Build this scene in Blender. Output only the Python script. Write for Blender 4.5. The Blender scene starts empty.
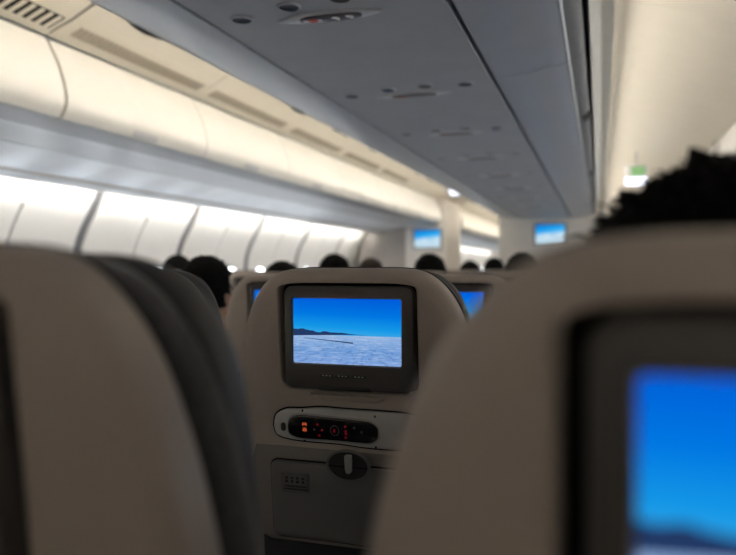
import bpy, bmesh, math, random
from mathutils import Vector, Matrix, noise
random.seed(7)
EYE = 1.14
C = bpy.context.scene.collection
PI = math.pi

# ------------------------------------------------------------------ materials
def mat(name, col, rough=0.6, spec=0.4, metal=0.0, noise_amt=0.06, noise_scale=60.0, bump=0.0, coat=0.0, sheen=0.0):
    m = bpy.data.materials.new(name); m.use_nodes = True
    nt = m.node_tree; b = nt.nodes['Principled BSDF']
    b.inputs['Roughness'].default_value = rough
    b.inputs['Metallic'].default_value = metal
    b.inputs['Specular IOR Level'].default_value = spec
    b.inputs['Coat Weight'].default_value = coat
    b.inputs['Sheen Weight'].default_value = sheen
    tc = nt.nodes.new('ShaderNodeTexCoord')
    n = nt.nodes.new('ShaderNodeTexNoise'); n.inputs['Scale'].default_value = noise_scale; n.inputs['Detail'].default_value = 3
    nt.links.new(tc.outputs['Object'], n.inputs['Vector'])
    r = nt.nodes.new('ShaderNodeValToRGB')
    a = [max(0, c * (1 - noise_amt)) for c in col]; z = [min(1, c * (1 + noise_amt)) for c in col]
    r.color_ramp.elements[0].color = (*a, 1); r.color_ramp.elements[1].color = (*z, 1)
    r.color_ramp.elements[0].position = .3; r.color_ramp.elements[1].position = .7
    nt.links.new(n.outputs['Fac'], r.inputs['Fac'])
    nt.links.new(r.outputs['Color'], b.inputs['Base Color'])
    if bump:
        bp = nt.nodes.new('ShaderNodeBump'); bp.inputs['Strength'].default_value = bump; bp.inputs['Distance'].default_value = .002
        nt.links.new(n.outputs['Fac'], bp.inputs['Height']); nt.links.new(bp.outputs['Normal'], b.inputs['Normal'])
    return m

def emis(name, col, strength):
    m = bpy.data.materials.new(name); m.use_nodes = True
    nt = m.node_tree; nt.nodes.remove(nt.nodes['Principled BSDF'])
    e = nt.nodes.new('ShaderNodeEmission'); e.inputs['Color'].default_value = (*col, 1); e.inputs['Strength'].default_value = strength
    nt.links.new(e.outputs[0], nt.nodes['Material Output'].inputs['Surface'])
    return m

def picture(name, strength, wide=False):
    """a lit screen showing a snow plain under a blue sky (a screen gives off its own picture)"""
    m = bpy.data.materials.new(name); m.use_nodes = True
    nt = m.node_tree; N = nt.nodes; L = nt.links
    N.remove(N['Principled BSDF'])
    tc = N.new('ShaderNodeTexCoord'); sp = N.new('ShaderNodeSeparateXYZ'); L.new(tc.outputs['UV'], sp.inputs[0])
    x, y = sp.outputs['X'], sp.outputs['Y']
    def M(op, a, b=None, c=None):
        n = N.new('ShaderNodeMath'); n.operation = op
        for i, v in enumerate((a, b, c)):
            if v is None: continue
            if isinstance(v, (int, float)): n.inputs[i].default_value = v
            else: L.new(v, n.inputs[i])
        return n.outputs[0]
    def ramp(f, stops):
        r = N.new('ShaderNodeValToRGB'); cr = r.color_ramp
        while len(cr.elements) < len(stops): cr.elements.new(.5)
        for e, (p, c) in zip(cr.elements, stops): e.position = p; e.color = (*c, 1)
        L.new(f, r.inputs[0]); return r.outputs[0]
    def mix(f, a, b):
        n = N.new('ShaderNodeMix'); n.data_type = 'RGBA'; L.new(f, n.inputs[0])
        for i, v in ((6, a), (7, b)):
            if isinstance(v, tuple): n.inputs[i].default_value = (*v, 1)
            else: L.new(v, n.inputs[i])
        return n.outputs[2]
    def nz(sx, sy, det=3, off=0):
        cb = N.new('ShaderNodeCombineXYZ'); L.new(M('MULTIPLY', x, sx), cb.inputs[0]); L.new(M('MULTIPLY', y, sy), cb.inputs[1]); cb.inputs[2].default_value = off
        n = N.new('ShaderNodeTexNoise'); n.inputs['Scale'].default_value = 1; n.inputs['Detail'].default_value = det; L.new(cb.outputs[0], n.inputs['Vector'])
        return n.outputs['Fac']
    if wide:
        sky = ramp(M('ADD', y, M('MULTIPLY', x, -.25)), [(.0, (.45, .78, .95)), (.3, (.20, .66, .97)), (.6, (.02, .40, .90)), (.9, (.0, .22, .75))])
        ground = ramp(nz(4, 8), [(.3, (.42, .66, .85)), (.7, (.75, .88, .95))])
        hor = M('ADD', .40, M('MULTIPLY', x, .12))
        f = M('SMOOTH_MIN', 1, M('MAXIMUM', 0, M('MULTIPLY', M('SUBTRACT', y, hor), 8)), .05)
        col = mix(f, ground, sky)
    else:
        sky = ramp(M('ADD', y, M('MULTIPLY', M('ADD', x, -.5), .06)), [(.44, (.045, .42, .86)), (.55, (.008, .34, .86)), (.75, (.0, .20, .82)), (1.0, (.0, .115, .74))])
        g0 = ramp(M('ADD', y, M('MULTIPLY', nz(3, 6, 2, 1), .12)), [(0.02, (.24, .40, .78)), (.25, (.17, .35, .72)), (.40, (.27, .46, .80)), (.52, (.40, .57, .86))])
        # wind crust and sledge tracks running away over the plain
        q = M('DIVIDE', .10, M('MAXIMUM', .02, M('SUBTRACT', .50, y)))
        pu = M('MULTIPLY', M('SUBTRACT', x, .62), q)
        cb = N.new('ShaderNodeCombineXYZ'); L.new(M('MULTIPLY', pu, 34), cb.inputs[0]); L.new(M('MULTIPLY', q, 9), cb.inputs[1])
        n_ = N.new('ShaderNodeTexNoise'); n_.inputs['Scale'].default_value = 2.2; n_.inputs['Detail'].default_value = 5; n_.inputs['Distortion'].default_value = 1.2; L.new(cb.outputs[0], n_.inputs['Vector'])
        g1 = mix(ramp(n_.outputs['Fac'], [(.50, (0, 0, 0)), (.62, (.50, .50, .50))]), g0, (.06, .17, .46))
        g2 = mix(ramp(nz(7, 46, 3, 4), [(.40, (.40, .40, .40)), (.50, (0, 0, 0))]), g1, (.52, .67, .93))
        hor = .44
        fs = M('MULTIPLY', M('GREATER_THAN', y, hor), 1)
        col = mix(fs, g2, sky)
        # dark hills, tall on the left and thin on the right
        hill = M('ADD', M('MULTIPLY', nz(7, 0, 2, 2), M('ADD', .012, M('MULTIPLY', .22, M('MAXIMUM', 0, M('SUBTRACT', .68, x))))), -.004)
        up = M('LESS_THAN', y, M('ADD', hor + .010, hill))
        lo = M('GREATER_THAN', y, M('SUBTRACT', hor + .012, M('MULTIPLY', M('MAXIMUM', 0, M('SUBTRACT', .52, x)), .06)))
        gap = M('GREATER_THAN', nz(5, 9, 1, 11), M('ADD', .30, M('MULTIPLY', x, .20)))
        col = mix(M('MULTIPLY', M('MULTIPLY', up, lo), gap), col, (.018, .045, .14))
        # a thin dark row of bushes slanting across the snow
        ln = M('ADD', .405, M('MULTIPLY', x, -.135))
        d = M('ABSOLUTE', M('SUBTRACT', y, ln))
        b = M('LESS_THAN', d, M('MULTIPLY', M('ADD', .002, M('MULTIPLY', x, .03)), nz(60, 0, 2, 5)))
        rng = M('MULTIPLY', M('GREATER_THAN', x, .10), M('LESS_THAN', x, .56))
        col = mix(M('MULTIPLY', b, rng), col, (.03, .035, .09))
    e = N.new('ShaderNodeEmission'); e.inputs['Strength'].default_value = strength
    L.new(col, e.inputs['Color']); L.new(e.outputs[0], N['Material Output'].inputs['Surface'])
    return m

M_ = dict(
    shell=mat('seat_shell_plastic', (.47, .408, .362), .42, .45, noise_amt=.03, noise_scale=300, bump=.05),
    frame=mat('monitor_frame_plastic', (.072, .068, .066), .5, .4, noise_amt=.04, noise_scale=300),
    gap=mat('dark_recess', (.008, .008, .008), .8, .2),
    edge_glint=mat('screen_edge_glint', (.28, .22, .17), .35, .5),  # tan tone stands for light caught on the glass edges
    button=mat('button_black', (.02, .02, .021), .35, .5),
    dock=mat('handset_dock_grey', (.56, .56, .56), .32, .5, noise_amt=.03),
    handset=mat('handset_black', (.012, .012, .013), .22, .5),
    tray=mat('tray_plastic', (.145, .140, .138), .5, .4, noise_amt=.03, noise_scale=300),
    lower=mat('lower_panel_plastic', (.20, .182, .168), .5, .4, noise_amt=.03, noise_scale=300),
    latch=mat('latch_grey', (.40, .40, .40), .3, .5),
    ink=mat('printed_ink', (.03, .03, .03), .6, .3),
    fabric=mat('seat_fabric', (.032, .031, .033), .9, .25, noise_amt=.55, noise_scale=170, bump=.5, sheen=.3),
    leather=mat('headrest_leather', (.050, .050, .052), .55, .4, noise_amt=.08, noise_scale=90, bump=.1),
    seam=mat('fabric_piping', (.03, .03, .033), .7, .3),
    metal=mat('seat_leg_metal', (.35, .35, .36), .35, .5, metal=.9),
    carpet=mat('carpet', (.045, .05, .065), .95, .1, noise_amt=.5, noise_scale=80, bump=.5),
    cream=mat('bin_cream', (.82, .80, .755), .38, .4, noise_amt=.015, noise_scale=8),
    ceil=mat('ceiling_cream', (.84, .795, .70), .5, .35, noise_amt=.015, noise_scale=8),
    groove=mat('panel_gap', (.03, .027, .022), .8, .2),
    psu=mat('service_panel_grey', (.62, .63, .65), .5, .35, noise_amt=.03, noise_scale=10),
    cbin=mat('centre_bin_grey', (.63, .645, .67), .33, .5, noise_amt=.03, noise_scale=6),
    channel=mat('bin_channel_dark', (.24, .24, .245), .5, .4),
    lip=mat('edge_highlight_and_housing', (.66, .67, .68), .35, .5),  # paler tone stands for the bin lip highlight; also on strips and housings
    under=mat('under_bin_grey', (.60, .60, .61), .42, .45, noise_amt=.04, noise_scale=6),
    underd=mat('under_bin_dark', (.40, .40, .405), .45, .45, noise_amt=.04, noise_scale=6),
    under2=mat('under_bin_pale', (.82, .84, .87), .35, .5, noise_amt=.06, noise_scale=5),  # pale panel, with the bluish daylight tint put into its colour
    tan=mat('tan_strip', (.40, .35, .30), .5, .4),
    wall=mat('sidewall_white', (.78, .765, .73), .5, .35, noise_amt=.02, noise_scale=5),
    wallgap=mat('sidewall_gap', (.17, .17, .18), .6, .3),
    bulk=mat('bulkhead_beige', (.86, .815, .755), .55, .35, noise_amt=.03, noise_scale=6),
    bulkdark=mat('bulkhead_taupe', (.40, .37, .34), .6, .3, noise_amt=.05, noise_scale=6),
    ventdark=mat('vent_slats_dark', (.10, .092, .08), .5, .4),
    ventpale=mat('vent_slats_tan', (.46, .42, .35), .5, .4),
    signplate=mat('sign_plate', (.86, .86, .88), .4, .45),
    signlens=mat('sign_lens', (.17, .16, .16), .3, .5),
    lightdark=mat('reading_light_black', (.02, .02, .022), .3, .5),
    lightblue=mat('reading_light_blue', (.03, .07, .20), .25, .5),
    skin=mat('skin', (.50, .30, .21), .5, .4, noise_amt=.05, noise_scale=40),
    eye=mat('eye', (.6, .6, .58), .2, .5),
    hair=mat('hair_black', (.007, .0065, .006), .75, .10, noise_amt=.3, noise_scale=200),
    hair2=mat('hair_dark_brown', (.030, .021, .017), .65, .2, noise_amt=.3, noise_scale=200),
    hair3=mat('hair_charcoal', (.040, .036, .034), .7, .2, noise_amt=.3, noise_scale=200),
    shirt1=mat('shirt_navy', (.03, .04, .08), .8, .2, noise_amt=.2, noise_scale=200),
    shirt2=mat('shirt_grey', (.16, .16, .17), .8, .2, noise_amt=.2, noise_scale=200),
    shirt3=mat('shirt_black', (.02, .02, .02), .8, .2, noise_amt=.2, noise_scale=200),
    trousers=mat('trousers_dark', (.025, .027, .035), .85, .2, noise_amt=.2, noise_scale=200),
    e_cove=emis('cove_tube_glow', (1.0, .90, .75), 31.0),
    e_cove2=emis('cove_tube_glow_right', (1.0, .91, .78), 19.0),
    e_back=emis('cove_glow_aft_boosted', (1.0, .90, .78), 56.0), e_wall2=emis('added_tube_glow_right', (1.0, .93, .83), 95.0),  # aft tubes boosted for the seat tops; right sidewall tube added for the ceiling
    e_wall=emis('sidewall_tube_glow', (1.0, .96, .90), 56.0),
    e_pane=emis('daylight_pane', (.86, .93, 1.0), 12.0),
    e_red=emis('red_led', (1.0, .10, .03), 1.6),
    e_red2=emis('dim_red_icon', (.9, .03, .06), .11),
    e_orange=emis('digit_glow', (1.0, .16, .05), .7),
    e_white=emis('sign_white_glow', (1.0, .97, .93), .22),
    e_pink=emis('sign_red_glow', (1.0, .12, .10), .18),
    e_signw=emis('lit_panel_white', (.86, .88, 1.0), 2.5),
    e_green=emis('lit_panel_green', (.42, .75, .32), .7),
    screen=picture('snow_plain_screen', .92),
    bscreen=picture('bulkhead_screen_picture', .95, True),
)

# ------------------------------------------------------------------ mesh helpers
def link(name, bm, m, parent=None, smooth=True, angle=40):
    bmesh.ops.recalc_face_normals(bm, faces=bm.faces[:])
    me = bpy.data.meshes.new(name); bm.to_mesh(me); bm.free()
    if smooth:
        me.polygons.foreach_set('use_smooth', [True] * len(me.polygons))
        me.set_sharp_from_angle(angle=math.radians(angle))
    o = bpy.data.objects.new(name, me); C.objects.link(o)
    me.materials.append(m)
    if parent: o.parent = parent
    return o

def tag(o, label=None, cat=None, group=None, kind=None):
    if label: o['label'] = label
    if cat: o['category'] = cat
    if group: o['group'] = group
    if kind: o['kind'] = kind
    return o

def empty(name, loc=(0, 0, 0)):
    o = bpy.data.objects.new(name, None); C.objects.link(o); o.location = loc; o.empty_display_size = .1
    return o

def copy_tree(o, parent=None):
    c = o.copy(); C.objects.link(c)
    if parent: c.parent = parent
    for ch in list(o.children): copy_tree(ch, c)
    return c

def add_box(bm, lo, hi, bevel=0.0, seg=2):
    v = [bm.verts.new((x, y, z)) for x in (lo[0], hi[0]) for y in (lo[1], hi[1]) for z in (lo[2], hi[2])]
    fs = [bm.faces.new([v[i] for i in q]) for q in ((0, 1, 3, 2), (4, 6, 7, 5), (0, 4, 5, 1), (2, 3, 7, 6), (0, 2, 6, 4), (1, 5, 7, 3))]
    if bevel:
        es = list({e for f in fs for e in f.edges})
        bmesh.ops.bevel(bm, geom=es, offset=bevel, segments=seg, affect='EDGES', profile=.5)

def box(name, lo, hi, m, parent=None, bevel=0.0):
    bm = bmesh.new(); add_box(bm, lo, hi, bevel); return link(name, bm, m, parent)

def spline(pts, n=6):
    """Catmull-Rom through 2-D points"""
    out = []
    for i in range(len(pts) - 1):
        p0 = pts[max(i - 1, 0)]; p1 = pts[i]; p2 = pts[i + 1]; p3 = pts[min(i + 2, len(pts) - 1)]
        for k in range(n):
            t = k / n
            out.append(tuple(.5 * (2 * b + (c - a) * t + (2 * a - 5 * b + 4 * c - d) * t * t + (3 * b - a - 3 * c + d) * t ** 3) for a, b, c, d in zip(p0, p1, p2, p3)))
    out.append(pts[-1]); return out

def rrect(cx, cy, hw, hh, r, n=6):
    out = []
    for (sx, sy, a0) in ((1, 1, 0), (-1, 1, 90), (-1, -1, 180), (1, -1, 270)):
        for k in range(n + 1):
            a = math.radians(a0 + 90 * k / n)
            out.append((cx + sx * (hw - r) + r * math.cos(a), cy + sy * (hh - r) + r * math.sin(a)))
    return out

def ellipse(cx, cy, rx, ry, n=28, p=1.0):
    o = []
    for k in range(n):
        a = 2 * PI * k / n; c, s = math.cos(a), math.sin(a)
        o.append((cx + rx * math.copysign(abs(c) ** p, c), cy + ry * math.copysign(abs(s) ** p, s)))
    return o

def inset(loop, d):
    n = len(loop); out = []
    area = sum(loop[i][0] * loop[(i + 1) % n][1] - loop[(i + 1) % n][0] * loop[i][1] for i in range(n))
    sg = 1 if area > 0 else -1
    for i in range(n):
        a, b, c = loop[i - 1], loop[i], loop[(i + 1) % n]
        t = Vector((c[0] - a[0], c[1] - a[1]));
        if t.length < 1e-9: out.append(b); continue
        t.normalize(); out.append((b[0] - t.y * d * sg, b[1] + t.x * d * sg))
    return out

# --- the seat back leans 6 degrees; (x, s, d): s up along the back from its top, d forward from its rear face
TILT = math.radians(6)
def bk(x, s, d):
    return Vector((x, -.1 * math.sin(TILT) - s * math.sin(TILT) + d * math.cos(TILT), EYE + s * math.cos(TILT)))

def loft(bm, rings, cap0=True, cap1=True, f=bk, close=True):
    """rings: list of (loop, depth)"""
    vs = [[bm.verts.new(f(x, s, d)) for x, s in lp] for lp, d in rings]
    n = len(vs[0])
    for a, b in zip(vs, vs[1:]):
        for i in range(n):
            j = (i + 1) % n
            bm.faces.new((a[i], a[j], b[j], b[i]))
    if cap0: bm.faces.new(vs[0])
    if cap1: bm.faces.new(vs[-1])
    return vs

def plate(bm, loop, d0, d1, bev=0.0, f=bk):
    """solid of outline `loop` from depth d0 (towards camera) to d1, with a rounded front edge"""
    if bev: loft(bm, [(inset(loop, bev), d0), (inset(loop, bev * .3), d0 + bev * .3), (loop, d0 + bev), (loop, d1)], f=f)
    else: loft(bm, [(loop, d0), (loop, d1)], f=f)

def holed_face(bm, outer, holes):
    """flat face between vertex loops"""
    es = []
    for lp in [outer] + holes:
        for i in range(len(lp)):
            a, b = lp[i], lp[(i + 1) % len(lp)]
            e = bm.edges.get((a, b)) or bm.edges.new((a, b)); es.append(e)
    bmesh.ops.triangle_fill(bm, use_beauty=True, use_dissolve=False, edges=es)

def tube(bm, pts, r, n=8, f=None):
    """round bar along 3-D points"""
    pts = [Vector(p) for p in pts]; rings = []
    for i, p in enumerate(pts):
        t = (pts[min(i + 1, len(pts) - 1)] - pts[max(i - 1, 0)]).normalized()
        u = t.orthogonal().normalized() if i == 0 else (rings[-1][1] - t * rings[-1][1].dot(t)).normalized()
        w = t.cross(u); rr = r[i] if isinstance(r, (list, tuple)) else r
        rings.append(([bm.verts.new(p + (u * math.cos(2 * PI * k / n) + w * math.sin(2 * PI * k / n)) * rr) for k in range(n)], u))
    for (a, _), (b, _) in zip(rings, rings[1:]):
        for k in range(n): bm.faces.new((a[k], a[(k + 1) % n], b[(k + 1) % n], b[k]))
    bm.faces.new(rings[0][0]); bm.faces.new(rings[-1][0])

# ------------------------------------------------------------------ the seat
half = [(.0, .0), (.045, 0), (.085, -.0006), (.115, -.0045), (.136, -.0145), (.1525, -.029), (.1675, -.049), (.179, -.072), (.188, -.098), (.1965, -.13), (.205, -.18), (.211, -.25), (.213, -.35), (.213, -.50), (.209, -.62), (.195, -.685), (.17, -.70), (.1, -.703), (0, -.703)]
hs = spline(half, 3)
OUT = hs + [(-x, s) for x, s in reversed(hs[1:-1])]

def make_seat():
    root = empty('airline_seat')
    # rear shell with a pocket for the monitor
    bm = bmesh.new()
    v = loft(bm, [(inset(OUT, .024), 0), (inset(OUT, .013), .0025), (inset(OUT, .005), .008), (inset(OUT, .001), .016), (OUT, .026), (OUT, .050), (inset(OUT, .010), .052)], cap0=False)
    pocket = rrect(-.001, -.1105, .1195, .0925, .021)
    hv = [bm.verts.new(bk(x, s, 0)) for x, s in pocket]; iv = [bm.verts.new(bk(x, s, .003)) for x, s in inset(pocket, .0025)]; dv = [bm.verts.new(bk(x, s, .022)) for x, s in inset(pocket, .0035)]
    for a, b in ((hv, iv), (iv, dv)):
        for i in range(len(a)): bm.faces.new((a[i], a[(i + 1) % len(a)], b[(i + 1) % len(a)], b[i]))
    holed_face(bm, v[0], [hv])
    link('back_shell', bm, M_['shell'], root, angle=35)
    bm = bmesh.new(); plate(bm, inset(pocket, .0036), .020, .024); link('monitor_recess', bm, M_['gap'], root)
    # the monitor stands upright in its pocket, so its foot comes forward of the leaning shell
    bkm = lambda x, s_, d: bk(x, s_, d + (s_ + .02) * .09)
    # monitor frame with a window for the screen
    fr = rrect(.0015, -.1135, .1095, .0845, .015)
    win = rrect(0, -.1025, .0935, .0550, .005)
    bm = bmesh.new()
    a = [bm.verts.new(bkm(x, s, -.001)) for x, s in inset(fr, .006)]; b = [bm.verts.new(bkm(x, s, .0015)) for x, s in inset(fr, .0015)]; c = [bm.verts.new(bkm(x, s, .006)) for x, s in fr]; d = [bm.verts.new(bk(x, s, .020)) for x, s in fr]
    w0 = [bm.verts.new(bkm(x, s, -.001)) for x, s in win]; w1 = [bm.verts.new(bkm(x, s, .006)) for x, s in inset(win, .001)]
    for p, q in ((a, b), (b, c), (c, d), (w0, w1)):
        for i in range(len(p)): bm.faces.new((p[i], p[(i + 1) % len(p)], q[(i + 1) % len(p)], q[i]))
    holed_face(bm, a, [w0]); bm.faces.new(d)
    mon = link('monitor', bm, M_['frame'], root, angle=35)
    bm = bmesh.new(); outer = inset(win, .0005); inner = inset(win, .0019)
    loft(bm, [(outer, .003), (inner, .003)], cap0=False, cap1=False, f=bkm)
    link('screen_edge_glint', bm, M_['edge_glint'], mon)  # thin painted glint round the screen glass
    # lit screen, with its own picture coordinates
    bm = bmesh.new(); sl = inset(win, .0012); uv = bm.loops.layers.uv.new('UVMap')
    vs = loft(bm, [(sl, .0045), (sl, .0060)], f=bkm)
    x0, x1 = min(p[0] for p in sl), max(p[0] for p in sl); y0, y1 = min(p[1] for p in sl), max(p[1] for p in sl)
    pos = {}
    for ring in vs:
        for vv, p in zip(ring, sl): pos[vv] = ((p[0] - x0) / (x1 - x0), (p[1] - y0) / (y1 - y0))
    for f in bm.faces:
        for lp in f.loops: lp[uv].uv = pos[lp.vert]
    link('screen', bm, M_['screen'], mon, smooth=False)
    for cx in (-.032, -.005, .023):
        bm = bmesh.new(); plate(bm, rrect(cx, -.1742, .0125, .0034, .003, 4), -.0022, .001, .0008, f=bkm)
        kb = link('screen_button', bm, M_['button'], mon)
        bm = bmesh.new()
        for q in (-.006, 0, .006): plate(bm, rrect(cx + q, -.1742, .0016, .0009, .0004, 2), -.0025, -.0018, f=bkm)
        link('button_mark', bm, M_['dock'], kb)
    bm = bmesh.new(); plate(bm, rrect(-.001, -.1945, .046, .0030, .002, 4), -.003, .004, .001, f=bkm); link('release_slot', bm, M_['button'], mon)
    bm = bmesh.new(); plate(bm, rrect(.047, -.1925, .0045, .0030, .002, 4), -.0035, .002, .001, f=bkm); link('headphone_jack', bm, M_['frame'], mon)
    # moulded lip under the monitor
    lip = [(-.066, -.2062), (-.058, -.2125), (-.045, -.2172), (.047, -.2182), (.058, -.213), (.063, -.2062)]
    bm = bmesh.new(); loft(bm, [(inset(lip, .003), -.006), (lip, -.002), (lip, .004)]); link('finger_lip', bm, M_['shell'], root)
    # handset dock
    top = spline([(-.136, -.2665), (-.131, -.2475), (-.112, -.2365), (-.085, -.2345), (-.05, -.2305), (-.01, -.2312), (.05, -.2312), (.10, -.233), (.122, -.242), (.130, -.2625), (.122, -.283), (.09, -.2915), (.03, -.2925), (-.02, -.2895), (-.075, -.2895), (-.112, -.2870), (-.131, -.2810), (-.136, -.2665)], 4)[:-1]
    bm = bmesh.new(); plate(bm, [(x, s) for x, s in inset(top, -.0028)], -.0008, .003); dk0 = link('dock_shadow_gap', bm, M_['gap'], root)
    bm = bmesh.new(); plate(bm, top, -.006, .003, .004); dock = link('handset_dock', bm, M_['dock'], root)
    bm = bmesh.new(); plate(bm, rrect(-.1168, -.2668, .0042, .0072, .004), -.0085, -.002, .001); link('dock_latch', bm, M_['button'], dock)
    for (x, s) in ((-.081, -.2372), (.0445, -.2390), (-.0795, -.2882), (.0445, -.2900)):
        bm = bmesh.new(); plate(bm, ellipse(x, s, .0016, .0022, 10), -.0066, -.004); link('dock_screw', bm, M_['gap'], dock)
    pill = spline([(-.108, -.266), (-.1055, -.2535), (-.095, -.2462), (-.075, -.2442), (-.03, -.2458), (.02, -.2475), (.037, -.2495), (.0478, -.2570), (.0495, -.2660), (.0475, -.2760), (.037, -.2830), (.015, -.2842), (-.03, -.2835), (-.08, -.2842), (-.098, -.2815), (-.1065, -.2755), (-.108, -.266)], 4)[:-1]
    bm = bmesh.new(); plate(bm, inset(pill, -.003), -.0068, -.004, .001); link('dock_rim', bm, M_['latch'], dock)
    bm = bmesh.new(); plate(bm, pill, -.011, -.004, .0035); hset = link('handset', bm, M_['handset'], root)
    # two glowing digits, one under the other
    def seg(bm, cx, cy, w, h, on, t=.0011):
        P = {'a': (0, h), 'g': (0, 0), 'd': (0, -h)}
        for k, (px, py) in P.items():
            if k in on: plate(bm, [(cx - w, cy + py - t / 2), (cx + w, cy + py - t / 2), (cx + w, cy + py + t / 2), (cx - w, cy + py + t / 2)], -.0114, -.0108)
        for k, px, py in (('f', -w, h / 2), ('b', w, h / 2), ('e', -w, -h / 2), ('c', w, -h / 2)):
            if k in on: plate(bm, [(cx + px - t / 2, cy + py - h / 2), (cx + px + t / 2, cy + py - h / 2), (cx + px + t / 2, cy + py + h / 2), (cx + px - t / 2, cy + py + h / 2)], -.0114, -.0108)
    for cy, on in ((-.2592, 'abfgce'), (-.2678, 'acdeg')):
        bm = bmesh.new(); seg(bm, -.0765, cy, .0030, .0023, on, .0009); link('led_digit', bm, M_['e_orange'], hset)
    for (x, s) in ((-.0535, -.2580), (-.0455, -.2670), (-.0508, -.2762), (-.0050, -.2580), (-.0046, -.2660), (-.0042, -.2702), (-.0048, -.2765)):
        bm = bmesh.new(); plate(bm, rrect(x, s, .0019, .0016, .0008, 3), -.0114, -.0106); link('key_icon', bm, M_['e_red2'], hset)
    bm = bmesh.new()
    plate(bm, rrect(-.0240, -.2664, .0014, .0028, .0008, 3), -.0122, -.0106); link('dial_icon', bm, M_['e_red2'], hset)
    bm = bmesh.new(); loft(bm, [(ellipse(-.0235, -.2660, .0082, .0090), -.0108), (ellipse(-.0235, -.2660, .0074, .0082), -.0121), (ellipse(-.0235, -.2660, .0064, .0072), -.0108)], False, False)
    link('dial_ring', bm, M_['frame'], hset)
    for (x, s) in ((-.0592, -.2667), (.0100, -.2592), (.0225, -.2655)):
        bm = bmesh.new(); plate(bm, ellipse(x, s, .0020, .0024, 12), -.0116, -.0106); link('key', bm, M_['frame'], hset)
    # darker grey lower panel of the seat back, below the handset
    LP = [(-.172, -.302), (.172, -.302), (.181, -.33), (.186, -.45), (.185, -.62), (.172, -.668), (-.172, -.668), (-.185, -.62), (-.186, -.45), (-.181, -.33)]
    bm = bmesh.new(); plate(bm, LP, -.0018, .002, .001); link('lower_panel', bm, M_['lower'], root)
    # tray table
    tr = rrect(0, -.3925, .143, .0665, .012)
    bm = bmesh.new(); plate(bm, inset(tr, -.003), -.0026, .001); link('tray_shadow_gap', bm, M_['gap'], root)
    bm = bmesh.new(); plate(bm, tr, -.012, .002, .005); tray = link('tray_table', bm, M_['tray'], root)
    bm = bmesh.new(); loft(bm, [(ellipse(-.002, -.3235, .0385, .0275, 36), -.010), (ellipse(-.002, -.3235, .0382, .0272, 36), -.0145), (ellipse(-.002, -.3235, .0345, .0240, 36), -.0145), (ellipse(-.002, -.3235, .0335, .0230, 36), -.0127)], True, False)
    rec = link('latch_recess', bm, M_['tray'], root)
    bm = bmesh.new(); plate(bm, ellipse(-.002, -.3235, .0336, .0231, 36), -.0128, -.011); link('recess_floor', bm, M_['ink'], rec)
    bm = bmesh.new(); plate(bm, [(-.0395, -.3265), (.0355, -.3265), (.0355, -.3240), (-.0395, -.3240)], -.0133, -.012); link('recess_slit', bm, M_['gap'], rec)
    bm = bmesh.new(); lt = [(x * .66, s_) for x, s_ in spline([(-.0085, -.306), (-.006, -.3042), (.006, -.3042), (.0085, -.306), (.0080, -.322), (.0065, -.3325), (0, -.3345), (-.0062, -.332), (-.0078, -.322), (-.0085, -.306)], 3)[:-1]]
    plate(bm, lt, -.022, -.012, .002); link('tray_latch', bm, M_['latch'], root)
    pl = rrect(-.0972, -.3615, .0262, .0185, .005)
    bm = bmesh.new(); loft(bm, [(pl, -.0118), (pl, -.0132), (inset(pl, .0012), -.0134), (inset(pl, .002), -.0125)]); plq = link('placard', bm, M_['tray'], tray)
    bm = bmesh.new()
    for r, s in ((0, -.3530), (1, -.3590)):
        for k in range(4):
            x = -.1125 + k * .0098
            plate(bm, rrect(x, s, .0026 - .0006 * (k % 2), .0018 + .0004 * r, .0007, 2), -.0131, -.0122)
    for s, w in ((-.3672, .019), (-.3722, .0205)):
        x = -.0972 - w
        while x < -.0972 + w:
            l = random.uniform(.0016, .0036); plate(bm, [(x, s - .0011), (x + l, s - .0011), (x + l, s + .0011), (x, s + .0011)], -.0131, -.0122); x += l + .0008
    link('placard_marks', bm, M_['ink'], plq)
    pk = [(-.165, -.462), (-.15, -.468), (.15, -.468), (.165, -.462), (.168, -.66), (.15, -.675), (-.15, -.675), (-.168, -.66)]
    bm = bmesh.new(); plate(bm, pk, -.006, .002, .004); link('literature_pocket', bm, M_['seam'], root)
    # upholstery: a wrapped fabric back, a groove, and the headrest in front of it
    bm = bmesh.new()
    sh = lambda lp, dz: [(x, s_ - dz) for x, s_ in lp]
    loft(bm, [(inset(OUT, .010), .048), (inset(OUT, .001), .052), (sh(inset(OUT, -.002), .002), .062), (sh(inset(OUT, -.003), .005), .078), (sh(inset(OUT, -.001), .006), .092), (sh(inset(OUT, .006), .006), .098), (inset(OUT, .03), .100)])
    cush = link('back_cushion', bm, M_['fabric'], root, angle=60)
    bm = bmesh.new(); n = len(OUT)
    pts = [bk(x, s, .0515) for x, s in inset(OUT, .001)]
    tube(bm, pts + pts[:1], .0028, 6); link('piping', bm, M_['seam'], cush)
    HR = spline([(0, -.004), (.045, -.004), (.085, -.0045), (.115, -.009), (.136, -.019), (.151, -.033), (.163, -.051), (.172, -.075), (.178, -.105), (.182, -.15), (.182, -.20), (.175, -.235), (.14, -.25), (0, -.252)], 3)
    HR = HR + [(-x, s) for x, s in reversed(HR[1:-1])]
    bm = bmesh.new()
    loft(bm, [(inset(HR, .03), .098), (inset(HR, .006), .100), (inset(HR, 0), .112), (inset(HR, -.001), .130), (inset(HR, .004), .146), (inset(HR, .016), .157), (inset(HR, .04), .160)])
    link('headrest', bm, M_['leather'], root, angle=70)
    LB = spline([(0, -.262), (.14, -.262), (.175, -.275), (.188, -.32), (.195, -.45), (.198, -.60), (.19, -.68), (0, -.69)], 4); LB = LB + [(-x, s) for x, s in reversed(LB[1:-1])]
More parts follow.
